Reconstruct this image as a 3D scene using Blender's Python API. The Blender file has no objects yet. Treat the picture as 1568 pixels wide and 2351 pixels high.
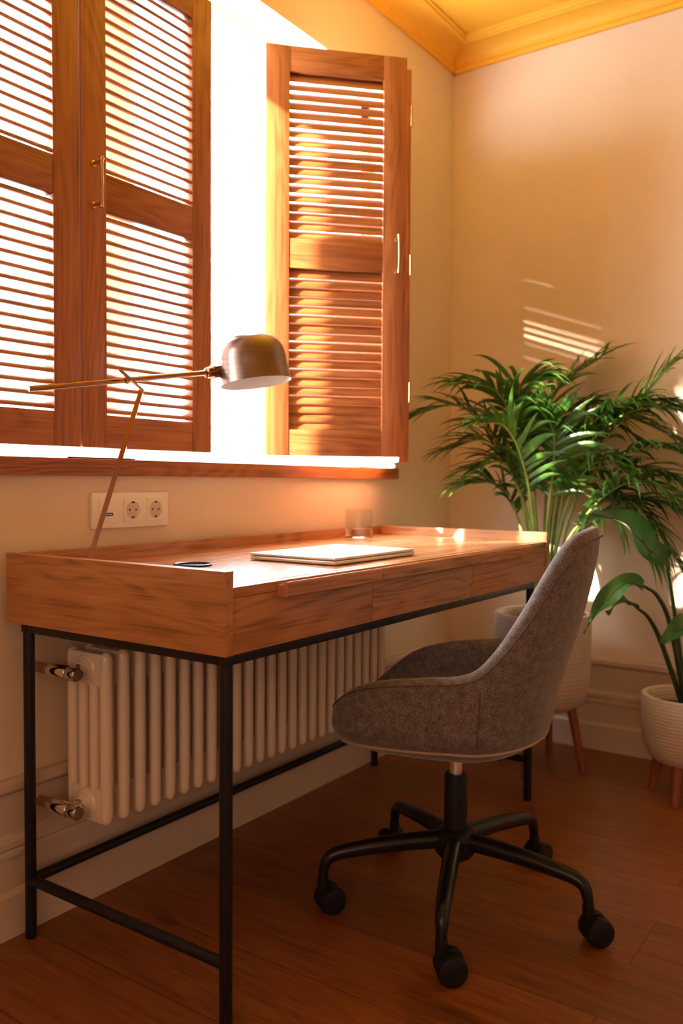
import bpy, bmesh, math, random
from mathutils import Vector, Matrix
random.seed(7)
S = bpy.context.scene
COL = S.collection
PI = math.pi

# ------------------------------------------------------------ camera, light, exposure
cam_d = bpy.data.cameras.new('camera'); cam = bpy.data.objects.new('camera', cam_d); COL.objects.link(cam)
cam_d.sensor_fit = 'HORIZONTAL'; cam_d.sensor_width = 24.0
cam_d.lens = 1962.06 * 24.0 / 1568.0
cam_d.clip_start = 0.05
YAW, PITCH, ROLL = 0.6051, -0.0355, 0.0054
Fv = Vector((math.cos(PITCH)*math.cos(YAW), math.cos(PITCH)*math.sin(YAW), math.sin(PITCH)))
Rv = Fv.cross(Vector((0, 0, 1))).normalized(); Uv = Rv.cross(Fv)
R2 = math.cos(ROLL)*Rv + math.sin(ROLL)*Uv; U2 = -math.sin(ROLL)*Rv + math.cos(ROLL)*Uv
cam.matrix_world = Matrix(((R2.x, U2.x, -Fv.x, -3.01675), (R2.y, U2.y, -Fv.y, -1.56705), (R2.z, U2.z, -Fv.z, 0.95), (0, 0, 0, 1)))
cam_d.dof.use_dof = True; cam_d.dof.focus_distance = 1.75; cam_d.dof.aperture_fstop = 3.0
S.camera = cam

S.view_settings.view_transform = 'Standard'; S.view_settings.look = 'None'
S.view_settings.gamma = 1.0; S.view_settings.use_curve_mapping = False
S.view_settings.exposure = 1.6

world = bpy.data.worlds.new('sky'); S.world = world; world.use_nodes = True
wb = world.node_tree.nodes['Background']; wb.inputs[0].default_value = (0.82, 0.91, 1.0, 1); wb.inputs[1].default_value = 14.0

def area(name, loc, look, sx, sy, power, color, portal=False):
    l = bpy.data.lights.new(name, 'AREA'); l.shape = 'RECTANGLE'; l.size = sx; l.size_y = sy
    l.energy = power; l.color = color
    if portal: l.cycles.is_portal = True
    o = bpy.data.objects.new(name, l); COL.objects.link(o); o.location = loc
    o.rotation_euler = Vector(look).to_track_quat('-Z', 'Y').to_euler()
    return o
area('window_portal', (-1.31, 0.32, 1.65), (0, -1, 0), 1.9, 1.4, 1, (1, 1, 1), True)
# added warm fill light behind the camera, no known source there
area('warm_fill_back', (-5.12, -2.1, 1.45), (1, 0, 0), 2.4, 1.5, 8.5, (1.0, 0.68, 0.45))
sun_l = bpy.data.lights.new('sun', 'SUN'); sun_l.energy = 22.0; sun_l.angle = math.radians(1.2); sun_l.color = (1, 0.88, 0.72)
sun = bpy.data.objects.new('sun', sun_l); COL.objects.link(sun)
sun.rotation_euler = Vector((1, -0.57, -0.49)).to_track_quat('-Z', 'Y').to_euler()

# ------------------------------------------------------------ materials
def new_mat(name):
    m = bpy.data.materials.new(name); m.use_nodes = True
    nt = m.node_tree; b = nt.nodes['Principled BSDF']
    return m, nt, b
def N(nt, kind, **kw):
    n = nt.nodes.new(kind)
    for k, v in kw.items():
        if k.startswith('i_'):
            n.inputs[k[2:].replace('_', ' ')].default_value = v
        else: setattr(n, k, v)
    return n
def L(nt, a, b): nt.links.new(a, b)
def ramp(nt, stops):
    r = nt.nodes.new('ShaderNodeValToRGB')
    els = r.color_ramp.elements
    while len(els) > 1: els.remove(els[-1])
    els[0].position = stops[0][0]; els[0].color = (*stops[0][1], 1)
    for p, c in stops[1:]:
        e = els.new(p); e.color = (*c, 1)
    return r
def plain(name, col, rough=0.5, metal=0.0, noise=0.04, nscale=30, bump=0.0, spec=0.5, coat=0.0):
    m, nt, b = new_mat(name)
    tc = N(nt, 'ShaderNodeTexCoord'); nz = N(nt, 'ShaderNodeTexNoise'); nz.inputs['Scale'].default_value = nscale
    nz.inputs['Detail'].default_value = 4
    L(nt, tc.outputs['Object'], nz.inputs['Vector'])
    r = ramp(nt, [(0.3, tuple(c*(1-noise) for c in col)), (0.7, tuple(min(1, c*(1+noise)) for c in col))])
    L(nt, nz.outputs['Fac'], r.inputs[0]); L(nt, r.outputs[0], b.inputs['Base Color'])
    b.inputs['Roughness'].default_value = rough; b.inputs['Metallic'].default_value = metal
    b.inputs['Specular IOR Level'].default_value = spec; b.inputs['Coat Weight'].default_value = coat
    if bump:
        bp = N(nt, 'ShaderNodeBump'); bp.inputs['Strength'].default_value = bump; bp.inputs['Distance'].default_value = 0.002
        L(nt, nz.outputs['Fac'], bp.inputs['Height']); L(nt, bp.outputs[0], b.inputs['Normal'])
    return m
def wood(name, axis, dark, mid, light, rough=0.42, scale=1.0, coat=0.0, cath=1.0):
    """oak-like grain that runs along the given object axis"""
    m, nt, b = new_mat(name)
    tc = N(nt, 'ShaderNodeTexCoord')
    info = N(nt, 'ShaderNodeObjectInfo')
    off = N(nt, 'ShaderNodeMath', operation='MULTIPLY'); off.inputs[1].default_value = 37.0; L(nt, info.outputs['Random'], off.inputs[0])
    def grain(along, across, detail, dist=0.0, rgh=.55):
        sc = {'X': (along, across, across), 'Y': (across, along, across), 'Z': (across, across, along)}[axis]
        mp = N(nt, 'ShaderNodeMapping'); mp.inputs['Scale'].default_value = tuple(q*scale for q in sc); L(nt, tc.outputs['Object'], mp.inputs[0])
        ad = N(nt, 'ShaderNodeVectorMath', operation='ADD'); L(nt, mp.outputs[0], ad.inputs[0]); L(nt, off.outputs[0], ad.inputs[1])
        n = N(nt, 'ShaderNodeTexNoise'); n.inputs['Scale'].default_value = 1.0; n.inputs['Detail'].default_value = detail
        n.inputs['Distortion'].default_value = dist; n.inputs['Roughness'].default_value = rgh; L(nt, ad.outputs[0], n.inputs['Vector']); return n
    def mad(a, k, c):
        q = N(nt, 'ShaderNodeMath', operation='MULTIPLY_ADD'); L(nt, a, q.inputs[0]); q.inputs[1].default_value = k
        if isinstance(c, (int, float)): q.inputs[2].default_value = c
        else: L(nt, c, q.inputs[2])
        return q.outputs[0]
    broad = grain(1.0, 7.0, 2, .4); fine = grain(5.0, 230.0, 2); mid_ = grain(2.2, 60.0, 3)
    m1 = N(nt, 'ShaderNodeMath', operation='MULTIPLY'); m1.inputs[1].default_value = 95.0*cath
    s1 = N(nt, 'ShaderNodeMath', operation='SINE'); L(nt, broad.outputs['Fac'], m1.inputs[0]); L(nt, m1.outputs[0], s1.inputs[0])
    v = mad(s1.outputs[0], 0.075, 0.0); v = mad(fine.outputs['Fac'], 0.55, v); v = mad(mid_.outputs['Fac'], 0.40, v); v = mad(broad.outputs['Fac'], 0.25, v)
    r = ramp(nt, [(0.40, dark), (0.56, mid), (0.78, light)])
    L(nt, v, r.inputs[0]); L(nt, r.outputs[0], b.inputs['Base Color'])
    bp = N(nt, 'ShaderNodeBump'); bp.inputs['Strength'].default_value = 0.10; bp.inputs['Distance'].default_value = 0.0008
    L(nt, fine.outputs['Fac'], bp.inputs['Height']); L(nt, bp.outputs[0], b.inputs['Normal'])
    b.inputs['Roughness'].default_value = rough; b.inputs['Coat Weight'].default_value = coat; b.inputs['Coat Roughness'].default_value = 0.25
    return m
SH = ((0.20, 0.060, 0.017), (0.33, 0.102, 0.028), (0.42, 0.145, 0.042))
DK = ((0.22, 0.082, 0.028), (0.42, 0.170, 0.060), (0.53, 0.235, 0.09))
shut_x = wood('shutter_wood_x', 'X', *SH, rough=0.4); shut_z = wood('shutter_wood_z', 'Z', *SH, rough=0.4)
front_x = wood('desk_front_oak', 'X', *DK, rough=0.48); desk_x = wood('desk_oak_x', 'X', *DK, rough=0.27); desk_y = wood('desk_oak_y', 'Y', *DK, rough=0.38)
leg_wood = wood('planter_leg_wood', 'Z', (0.16, 0.04, 0.014), (0.24, 0.06, 0.02), (0.30, 0.085, 0.03))
wall_m = plain('wall_paint', (0.78, 0.62, 0.45), 0.75, noise=0.02, nscale=6, bump=0.05)
ceil_m = plain('ceiling_paint_yellow', (0.93, 0.50, 0.04), 0.6, noise=0.02, nscale=5)
base_m = plain('baseboard_paint', (0.60, 0.46, 0.36), 0.45, noise=0.02)
white_m = plain('white_frame_paint', (0.88, 0.86, 0.82), 0.4, noise=0.01)
rad_m = plain('radiator_enamel', (0.80, 0.66, 0.52), 0.22, noise=0.01, coat=0.3)
black_m = plain('black_powder_coat', (0.009, 0.008, 0.013), 0.42, noise=0.1, nscale=400, bump=0.03, spec=.35)
plast_m = plain('black_plastic', (0.007, 0.0065, 0.009), 0.5, noise=0.1, spec=.3)
gloss_black = plain('black_gloss_metal', (0.007, 0.0065, 0.009), 0.28, noise=0.05, spec=.4)
chrome_m = plain('chrome', (0.72, 0.68, 0.64), 0.12, 1.0, noise=0.01)
steel_m = plain('brushed_steel', (0.85, 0.82, 0.80), 0.35, 1.0, noise=0.03)
brass_m = plain('aged_brass', (0.62, 0.40, 0.18), 0.25, 1.0, noise=0.05)
copper_m = plain('antique_copper_rod', (0.40, 0.22, 0.12), 0.2, 1.0, noise=0.03)
mirror_m = plain('polished_copper_strip', (0.50, 0.30, 0.20), 0.10, 1.0, noise=0.02)
pipe_m = plain('painted_pipe', (0.36, 0.20, 0.11), 0.4, 0.3)
sock_m = plain('white_switch_plastic', (0.86, 0.78, 0.68), 0.3, noise=0.01)
dark_m = plain('dark_recess', (0.02, 0.015, 0.012), 0.6)
lap_m = plain('laptop_aluminium', (0.80, 0.77, 0.72), 0.32, 0.35, noise=0.01)
soil_m = plain('potting_soil', (0.05, 0.028, 0.016), 0.95, noise=0.5, nscale=120, bump=0.6)
shade_in = plain('shade_white_inside', (0.9, 0.88, 0.85), 0.45, noise=0.01)

def brushed_shade():
    m, nt, b = new_mat('antique_brass_brushed')
    tc = N(nt, 'ShaderNodeTexCoord'); mp = N(nt, 'ShaderNodeMapping'); mp.inputs['Scale'].default_value = (3, 3, 220)
    L(nt, tc.outputs['Object'], mp.inputs[0])
    nz = N(nt, 'ShaderNodeTexNoise'); nz.inputs['Scale'].default_value = 2; nz.inputs['Detail'].default_value = 5
    L(nt, mp.outputs[0], nz.inputs['Vector'])
    r = ramp(nt, [(0.3, (0.25, 0.19, 0.155)), (0.7, (0.31, 0.24, 0.20))]); L(nt, nz.outputs['Fac'], r.inputs[0]); L(nt, r.outputs[0], b.inputs['Base Color'])
    b.inputs['Metallic'].default_value = 1; b.inputs['Roughness'].default_value = 0.27; b.inputs['Anisotropic'].default_value = 0.7
    return m
shade_m = brushed_shade()

def fabric():
    m, nt, b = new_mat('grey_melange_fabric')
    tc = N(nt, 'ShaderNodeTexCoord')
    nz = N(nt, 'ShaderNodeTexNoise'); nz.inputs['Scale'].default_value = 800; nz.inputs['Detail'].default_value = 2
    n2 = N(nt, 'ShaderNodeTexNoise'); n2.inputs['Scale'].default_value = 60; n2.inputs['Detail'].default_value = 4
    mp = N(nt, 'ShaderNodeMapping'); mp.inputs['Scale'].default_value = (1, 1, 0.4)
    L(nt, tc.outputs['Object'], mp.inputs[0]); L(nt, mp.outputs[0], nz.inputs['Vector']); L(nt, tc.outputs['Object'], n2.inputs['Vector'])
    ad = N(nt, 'ShaderNodeMath', operation='MULTIPLY_ADD'); ad.inputs[1].default_value = 0.35
    L(nt, n2.outputs['Fac'], ad.inputs[0]); L(nt, nz.outputs['Fac'], ad.inputs[2])
    r = ramp(nt, [(0.50, (0.07, 0.055, 0.052)), (0.68, (0.15, 0.122, 0.118)), (0.86, (0.27, 0.23, 0.225))])
    L(nt, ad.outputs[0], r.inputs[0]); L(nt, r.outputs[0], b.inputs['Base Color'])
    b.inputs['Roughness'].default_value = 0.95; b.inputs['Sheen Weight'].default_value = 0.35; b.inputs['Sheen Roughness'].default_value = 0.4
    b.inputs['Specular IOR Level'].default_value = 0.2
    bp = N(nt, 'ShaderNodeBump'); bp.inputs['Strength'].default_value = 0.5; bp.inputs['Distance'].default_value = 0.0012
    L(nt, nz.outputs['Fac'], bp.inputs['Height']); L(nt, bp.outputs[0], b.inputs['Normal'])
    return m
fab_m = fabric()
pipe_fab = plain('light_piping', (0.42, 0.28, 0.22), 0.8)
seam_m = plain('dark_seam_thread', (0.10, 0.055, 0.04), 0.9)

def pot_mat(name, col, rib):
    m, nt, b = new_mat(name)
    tc = N(nt, 'ShaderNodeTexCoord')
    wv = N(nt, 'ShaderNodeTexWave', wave_type='BANDS', bands_direction='Z'); wv.inputs['Scale'].default_value = rib; wv.inputs['Distortion'].default_value = 0.4
    L(nt, tc.outputs['Object'], wv.inputs['Vector'])
    nz = N(nt, 'ShaderNodeTexNoise'); nz.inputs['Scale'].default_value = 25; nz.inputs['Detail'].default_value = 5
    L(nt, tc.outputs['Object'], nz.inputs['Vector'])
    r = ramp(nt, [(0.35, tuple(c*.92 for c in col)), (0.65, col)]); L(nt, nz.outputs['Fac'], r.inputs[0]); L(nt, r.outputs[0], b.inputs['Base Color'])
    bp = N(nt, 'ShaderNodeBump'); bp.inputs['Strength'].default_value = 0.5; bp.inputs['Distance'].default_value = 0.0015
    L(nt, wv.outputs['Fac'], bp.inputs['Height']); L(nt, bp.outputs[0], b.inputs['Normal']); b.inputs['Roughness'].default_value = 0.75
    return m
pot_a = pot_mat('planter_ceramic', (0.60, 0.47, 0.36), 22)
pot_b = pot_mat('planter_ribbed', (0.66, 0.53, 0.41), 30)

def leaf_mat(name, dark, light, rough=0.38, trans=0.25):
    m, nt, b = new_mat(name)
    tc = N(nt, 'ShaderNodeTexCoord'); nz = N(nt, 'ShaderNodeTexNoise'); nz.inputs['Scale'].default_value = 9; nz.inputs['Detail'].default_value = 3
    L(nt, tc.outputs['Object'], nz.inputs['Vector'])
    r = ramp(nt, [(0.35, dark), (0.65, light)]); L(nt, nz.outputs['Fac'], r.inputs[0]); L(nt, r.outputs[0], b.inputs['Base Color'])
    b.inputs['Roughness'].default_value = rough
    tr = N(nt, 'ShaderNodeBsdfTranslucent'); mix = N(nt, 'ShaderNodeMixShader'); mix.inputs[0].default_value = trans
    L(nt, r.outputs[0], tr.inputs['Color'])
    out = nt.nodes['Material Output']
    L(nt, b.outputs[0], mix.inputs[1]); L(nt, tr.outputs[0], mix.inputs[2]); L(nt, mix.outputs[0], out.inputs['Surface'])
    return m
palm_m = leaf_mat('palm_leaf', (0.035, 0.105, 0.016), (0.095, 0.23, 0.03), 0.35, 0.35)
palm_stem = leaf_mat('palm_stem', (0.20, 0.30, 0.05), (0.34, 0.42, 0.09), 0.5, 0.1)
big_m = leaf_mat('broad_leaf', (0.025, 0.10, 0.02), (0.045, 0.16, 0.03), 0.28, 0.25)
big_stem = leaf_mat('broad_leaf_stem', (0.03, 0.07, 0.02), (0.05, 0.11, 0.03), 0.4, 0.05)

def floor_mat():
    m, nt, b = new_mat('oak_plank_floor')
    tc = N(nt, 'ShaderNodeTexCoord')
    mp = N(nt, 'ShaderNodeMapping'); mp.inputs['Rotation'].default_value = (0, 0, PI/2); mp.inputs['Location'].default_value = (0.1, 0.13, 0)
    L(nt, tc.outputs['Object'], mp.inputs[0])
    def brick(c1, c2, mort, msize):
        br = N(nt, 'ShaderNodeTexBrick'); br.offset = 0.37; br.inputs['Scale'].default_value = 1.0
        br.inputs['Brick Width'].default_value = 1.9; br.inputs['Row Height'].default_value = 0.20
        br.inputs['Mortar Size'].default_value = msize; br.inputs['Mortar Smooth'].default_value = 0.3
        br.inputs['Color1'].default_value = (*c1, 1); br.inputs['Color2'].default_value = (*c2, 1); br.inputs['Mortar'].default_value = (*mort, 1)
        L(nt, mp.outputs[0], br.inputs['Vector']); return br
    br = brick((0, 0, 0), (1, 1, 1), (0.5, 0.5, 0.5), 0.0012)
    # grain offset per plank
    sep = N(nt, 'ShaderNodeVectorMath', operation='SCALE'); sep.inputs['Scale'].default_value = 11.0; L(nt, br.outputs['Color'], sep.inputs[0])
    gm = N(nt, 'ShaderNodeMapping'); gm.inputs['Scale'].default_value = (9, .8, 1); L(nt, tc.outputs['Object'], gm.inputs[0])
    ad = N(nt, 'ShaderNodeVectorMath', operation='ADD'); L(nt, gm.outputs[0], ad.inputs[0]); L(nt, sep.outputs[0], ad.inputs[1])
    n1 = N(nt, 'ShaderNodeTexNoise'); n1.inputs['Scale'].default_value = 1.1; n1.inputs['Detail'].default_value = 2; n1.inputs['Distortion'].default_value = 0.8
    L(nt, ad.outputs[0], n1.inputs['Vector'])
    m1 = N(nt, 'ShaderNodeMath', operation='MULTIPLY'); m1.inputs[1].default_value = 90; s1 = N(nt, 'ShaderNodeMath', operation='SINE')
    L(nt, n1.outputs['Fac'], m1.inputs[0]); L(nt, m1.outputs[0], s1.inputs[0])
    n2 = N(nt, 'ShaderNodeTexNoise'); n2.inputs['Scale'].default_value = 7; n2.inputs['Detail'].default_value = 7; n2.inputs['Roughness'].default_value = 0.7
    L(nt, ad.outputs[0], n2.inputs['Vector'])
    mx = N(nt, 'ShaderNodeMath', operation='MULTIPLY_ADD'); mx.inputs[1].default_value = 0.06; L(nt, s1.outputs[0], mx.inputs[0]); L(nt, n2.outputs['Fac'], mx.inputs[2])
    r = ramp(nt, [(0.25, (0.13, 0.040, 0.011)), (0.5, (0.23, 0.074, 0.020)), (0.75, (0.30, 0.105, 0.030))]); L(nt, mx.outputs[0], r.inputs[0])
    # knots
    kn = N(nt, 'ShaderNodeTexNoise'); kn.inputs['Scale'].default_value = 3.1; kn.inputs['Detail'].default_value = 2
    km = N(nt, 'ShaderNodeMapping'); km.inputs['Scale'].default_value = (2.2, 1, 1); L(nt, tc.outputs['Object'], km.inputs[0]); L(nt, km.outputs[0], kn.inputs['Vector'])
    kr = ramp(nt, [(0.68, (1, 1, 1)), (0.78, (0.35, 0.28, 0.25))]); L(nt, kn.outputs['Fac'], kr.inputs[0])
    mul = N(nt, 'ShaderNodeMix', data_type='RGBA', blend_type='MULTIPLY'); mul.inputs[0].default_value = 1
    L(nt, r.outputs[0], mul.inputs[6]); L(nt, kr.outputs[0], mul.inputs[7])
    tone = ramp(nt, [(0, (0.82, 0.8, 0.78)), (1, (1.08, 1.05, 1.0))]); L(nt, br.outputs['Color'], tone.inputs[0])
    mul2 = N(nt, 'ShaderNodeMix', data_type='RGBA', blend_type='MULTIPLY'); mul2.inputs[0].default_value = 1
    L(nt, mul.outputs[2], mul2.inputs[6]); L(nt, tone.outputs[0], mul2.inputs[7])
    seam = N(nt, 'ShaderNodeMix', data_type='RGBA'); L(nt, br.outputs['Fac'], seam.inputs[0]); L(nt, mul2.outputs[2], seam.inputs[6]); seam.inputs[7].default_value = (0.07, 0.025, 0.01, 1)
    L(nt, seam.outputs[2], b.inputs['Base Color'])
    bp = N(nt, 'ShaderNodeBump'); bp.inputs['Strength'].default_value = 0.2; bp.inputs['Distance'].default_value = 0.001
    L(nt, n2.outputs['Fac'], bp.inputs['Height']); L(nt, bp.outputs[0], b.inputs['Normal'])
    b.inputs['Roughness'].default_value = 0.42
    return m
floor_m = floor_mat()

def glass_mat(name, tint=(1, 1, 1)):
    m, nt, b = new_mat(name)
    b.inputs['Base Color'].default_value = (*tint, 1); b.inputs['Transmission Weight'].default_value = 1
    b.inputs['Roughness'].default_value = 0.0; b.inputs['IOR'].default_value = 1.45
    return m
def thin_glass(name):
    m, nt, b = new_mat(name)
    t = N(nt, 'ShaderNodeBsdfTransparent'); g = N(nt, 'ShaderNodeBsdfGlossy'); g.inputs['Roughness'].default_value = 0.03
    t.inputs['Color'].default_value = (.95, .96, .95, 1)
    lw = N(nt, 'ShaderNodeLayerWeight'); lw.inputs['Blend'].default_value = 0.5; pw = N(nt, 'ShaderNodeMath', operation='POWER'); pw.inputs[1].default_value = 5.0; L(nt, lw.outputs['Facing'], pw.inputs[0]); fr = N(nt, 'ShaderNodeMath', operation='MULTIPLY_ADD'); fr.inputs[1].default_value = 0.6; fr.inputs[2].default_value = 0.04; L(nt, pw.outputs[0], fr.inputs[0]); mix = N(nt, 'ShaderNodeMixShader')
    L(nt, fr.outputs[0], mix.inputs[0]); L(nt, t.outputs[0], mix.inputs[1]); L(nt, g.outputs[0], mix.inputs[2]); L(nt, mix.outputs[0], nt.nodes['Material Output'].inputs['Surface'])
    return m
glass_m = thin_glass('tumbler_glass'); water_m = glass_mat('water'); water_m.node_tree.nodes['Principled BSDF'].inputs['IOR'].default_value = 1.33
def pane_mat():
    m, nt, b = new_mat('window_pane_glass')
    t = N(nt, 'ShaderNodeBsdfTransparent'); g = N(nt, 'ShaderNodeBsdfGlossy'); g.inputs['Roughness'].default_value = 0.02
    mix = N(nt, 'ShaderNodeMixShader'); mix.inputs[0].default_value = 0.05
    L(nt, t.outputs[0], mix.inputs[1]); L(nt, g.outputs[0], mix.inputs[2]); L(nt, mix.outputs[0], nt.nodes['Material Output'].inputs['Surface'])
    return m
pane_m = pane_mat()

# ------------------------------------------------------------ mesh helpers
class MB:
    def __init__(s): s.bm = bmesh.new()
    def box(s, lo, hi, bev=0.0, seg=2, mat=None):
        g = bmesh.ops.create_cube(s.bm, size=1)['verts']
        for v in g:
            v.co = Vector([lo[i] + (v.co[i] + .5)*(hi[i]-lo[i]) for i in range(3)])
        if mat is not None: bmesh.ops.transform(s.bm, matrix=mat, verts=g)
        if bev:
            es = list({e for v in g for e in v.link_edges})
            bmesh.ops.bevel(s.bm, geom=es, offset=bev, segments=seg, affect='EDGES', profile=.6)
        return s
    def tube(s, pts, rad, n=16, cap=True):
        pts = [Vector(p) for p in pts]
        rads = rad if isinstance(rad, (list, tuple)) else [rad]*len(pts)
        t0 = (pts[1]-pts[0]).normalized()
        up = Vector((0, 0, 1)) if abs(t0.z) < .9 else Vector((1, 0, 0))
        nrm = t0.cross(up).normalized(); rings = []
        for i, p in enumerate(pts):
            if i == 0: t = pts[1]-pts[0]
            elif i == len(pts)-1: t = pts[-1]-pts[-2]
            else: t = (pts[i+1]-p).normalized() + (p-pts[i-1]).normalized()
            t.normalize(); nrm = (nrm - t*nrm.dot(t)).normalized(); bn = t.cross(nrm)
            rings.append([s.bm.verts.new(p + rads[i]*(math.cos(2*PI*k/n)*nrm + math.sin(2*PI*k/n)*bn)) for k in range(n)])
        for a, b in zip(rings, rings[1:]):
            for k in range(n): s.bm.faces.new((a[k], a[(k+1) % n], b[(k+1) % n], b[k]))
        if cap:
            s.bm.faces.new(rings[0][::-1]); s.bm.faces.new(rings[-1])
        return s
    def lathe(s, prof, n=48, closed=False, mat=None):
        """prof: list of (r, z); radius 0 ends become poles"""
        rings = []; new = []
        for r, z in prof:
            if r < 1e-6: v = s.bm.verts.new((0, 0, z)); rings.append([v]); new.append(v)
            else:
                rg = [s.bm.verts.new((r*math.cos(2*PI*k/n), r*math.sin(2*PI*k/n), z)) for k in range(n)]; rings.append(rg); new += rg
        prs = list(zip(rings, rings[1:]))
        if closed: prs.append((rings[-1], rings[0]))
        for a, b in prs:
            for k in range(n):
                k2 = (k+1) % n
                if len(a) == 1 and len(b) == 1: break
                if len(a) == 1: s.bm.faces.new((a[0], b[k2], b[k]))
                elif len(b) == 1: s.bm.faces.new((a[k], a[k2], b[0]))
                else: s.bm.faces.new((a[k], a[k2], b[k2], b[k]))
        if mat is not None: bmesh.ops.transform(s.bm, matrix=mat, verts=new)
        return s
    def prism(s, prof, p0, p1, ux, uy):
        """extrude a 2-D outline (list of (a,b)) from p0 to p1; a along ux, b along uy"""
        p0, p1, ux, uy = map(Vector, (p0, p1, ux, uy))
        A = [s.bm.verts.new(p0 + a*ux + b*uy) for a, b in prof]; B = [s.bm.verts.new(p1 + a*ux + b*uy) for a, b in prof]
        n = len(prof)
        for k in range(n): s.bm.faces.new((A[k], A[(k+1) % n], B[(k+1) % n], B[k]))
        s.bm.faces.new(A[::-1]); s.bm.faces.new(B)
        return s
    def build(s, name, mat, parent=None, smooth=True, loc=None):
        bmesh.ops.recalc_face_normals(s.bm, faces=s.bm.faces)
        me = bpy.data.meshes.new(name); s.bm.to_mesh(me); s.bm.free(); me.materials.append(mat)
        if smooth:
            for p in me.polygons: p.use_smooth = True
            try: me.set_sharp_from_angle(angle=math.radians(38))
            except Exception: pass
        o = bpy.data.objects.new(name, me); COL.objects.link(o)
        if parent is not None: o.parent = parent
        if loc is not None: o.location = loc
        return o
def tag(o, label=None, cat=None, group=None, kind=None):
    if label: o['label'] = label
    if cat: o['category'] = cat
    if group: o['group'] = group
    if kind: o['kind'] = kind
    return o
def empty(name, loc=(0, 0, 0), rz=0.0):
    o = bpy.data.objects.new(name, None); COL.objects.link(o); o.location = loc; o.rotation_euler = (0, 0, rz); o.empty_display_size = .05
    return o
def catmull(pts, n):
    pts = [Vector(p) for p in pts]; P = [2*pts[0]-pts[1]] + pts + [2*pts[-1]-pts[-2]]; out = []
    m = len(pts)-1
    for i in range(n):
        t = i/(n-1)*m; k = min(int(t), m-1); u = t-k
        a, b, c, d = P[k:k+4]
        out.append(.5*((2*b) + (c-a)*u + (2*a-5*b+4*c-d)*u*u + (3*b-a-3*c+d)*u**3))
    return out

# ------------------------------------------------------------ room shell
XB, YB, H = -5.2, -4.0, 2.61
WX0, WX1, WZ0, WZ1 = -2.26, -0.42, 1.0, 2.28      # window opening
m = MB(); m.box((XB-.3, YB-.3, -.1), (.3, .4, 0)); m.build('floor', floor_m, smooth=False)['kind'] = 'structure'
m = MB(); m.box((XB-.3, YB-.3, H), (.3, .4, H+.1)); m.build('ceiling', ceil_m, smooth=False)['kind'] = 'structure'
m = MB()
m.box((XB, 0, 0), (WX0, .3, H)); m.box((WX1, 0, 0), (0, .3, H)); m.box((WX0, 0, 0), (WX1, .3, WZ0-.04)); m.box((WX0, 0, WZ1), (WX1, .3, H))
m.build('wall_left', wall_m, smooth=False)['kind'] = 'structure'
m = MB(); m.box((0, YB, 0), (.2, .3, H)); m.build('wall_right', wall_m, smooth=False)['kind'] = 'structure'
m = MB(); m.box((XB-.2, YB, 0), (XB, .3, H)); m.build('wall_back', wall_m, smooth=False)['kind'] = 'structure'
m = MB(); m.box((XB, YB-.2, 0), (.2, YB, H)); m.build('wall_front', wall_m, smooth=False)['kind'] = 'structure'

def molding(name, prof, p0, p1, ux, uy, mat):
    m = MB(); m.prism(prof, p0, p1, ux, uy); o = m.build(name, mat, smooth=False); o['kind'] = 'structure'; return o
# tall stepped baseboards (a = out of the wall, b = up)
BP = [(0, 0), (.020, 0), (.020, .088), (.014, .096), (.012, .100), (.012, .166), (.020, .170), (.020, .178), (.016, .184), (.022, .190), (.022, .202),
      (.012, .212), (.010, .216), (.010, .298), (.018, .304), (.024, .310), (.024, .324), (.016, .331), (0, .331)]
molding('baseboard_left', BP, (XB, 0, 0), (0, 0, 0), (0, -1, 0), (0, 0, 1), base_m)
molding('baseboard_right', BP, (0, 0, 0), (0, YB, 0), (-1, 0, 0), (0, 0, 1), base_m)
# cornice (a = out of wall, b = down from ceiling)
CP = [(0, 0), (.105, 0), (.105, .006), (.098, .010), (.098, .016), (.088, .020), (.080, .022)]
for k in range(9):
    t = k/8*PI/2; CP.append((.078-.055*math.sin(t), .078-.055*math.cos(t)-.001*0))
CP = [(0, 0), (.105, 0), (.105, .007), (.097, .010), (.097, .016), (.085, .020)] + \
     [(.020+.062*(1-math.sin(k/7*PI/2)), .022+.036*(1-math.cos(k/7*PI/2))) for k in range(8)] + [(.020, .066), (.012, .070), (.012, .084), (0, .084)]
molding('trim_2', CP, (XB, 0, H), (0, 0, H), (0, -1, 0), (0, 0, -1), ceil_m)
molding('trim_3', CP, (0, 0, H), (0, YB, H), (-1, 0, 0), (0, 0, -1), ceil_m)

# ------------------------------------------------------------ window
win = empty('window_1', (0, 0, 0)); win['kind'] = 'structure'
m = MB()
yo, yi = .20, .12
fw = .05
m.box((WX0, yi, WZ0), (WX0+fw, yo, WZ1)); m.box((WX1-fw, yi, WZ0), (WX1, yo, WZ1)); m.box((WX0, yi, WZ1-fw), (WX1, yo, WZ1)); m.box((WX0, yi, WZ0-.02), (WX1, yo, WZ0+.006))
m.box((-1.72, yi, WZ0), (-1.51, yo, WZ1))
m.build('window_frame', white_m, win, smooth=False)
for a, b_ in ((WX0+fw, -1.72), (-1.51, WX1-fw)):
    m = MB(); m.box((a, .155, WZ0), (b_, .161, WZ1-fw)); m.build('window_pane', pane_m, win, smooth=False)
m = MB(); m.box((WX0, .0, WZ0-.04), (WX1, .30, WZ0-.002)); m.build('window_ledge', white_m, win, smooth=False)
m = MB(); m.box((-2.30, -.02, .960), (-.425, 0.0, .9985), .002); m.box((-2.30, -.001, .962), (-.425, .012, .9985))
sill = m.build('trim_1', shut_x, smooth=False); sill['kind'] = 'structure'

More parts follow.
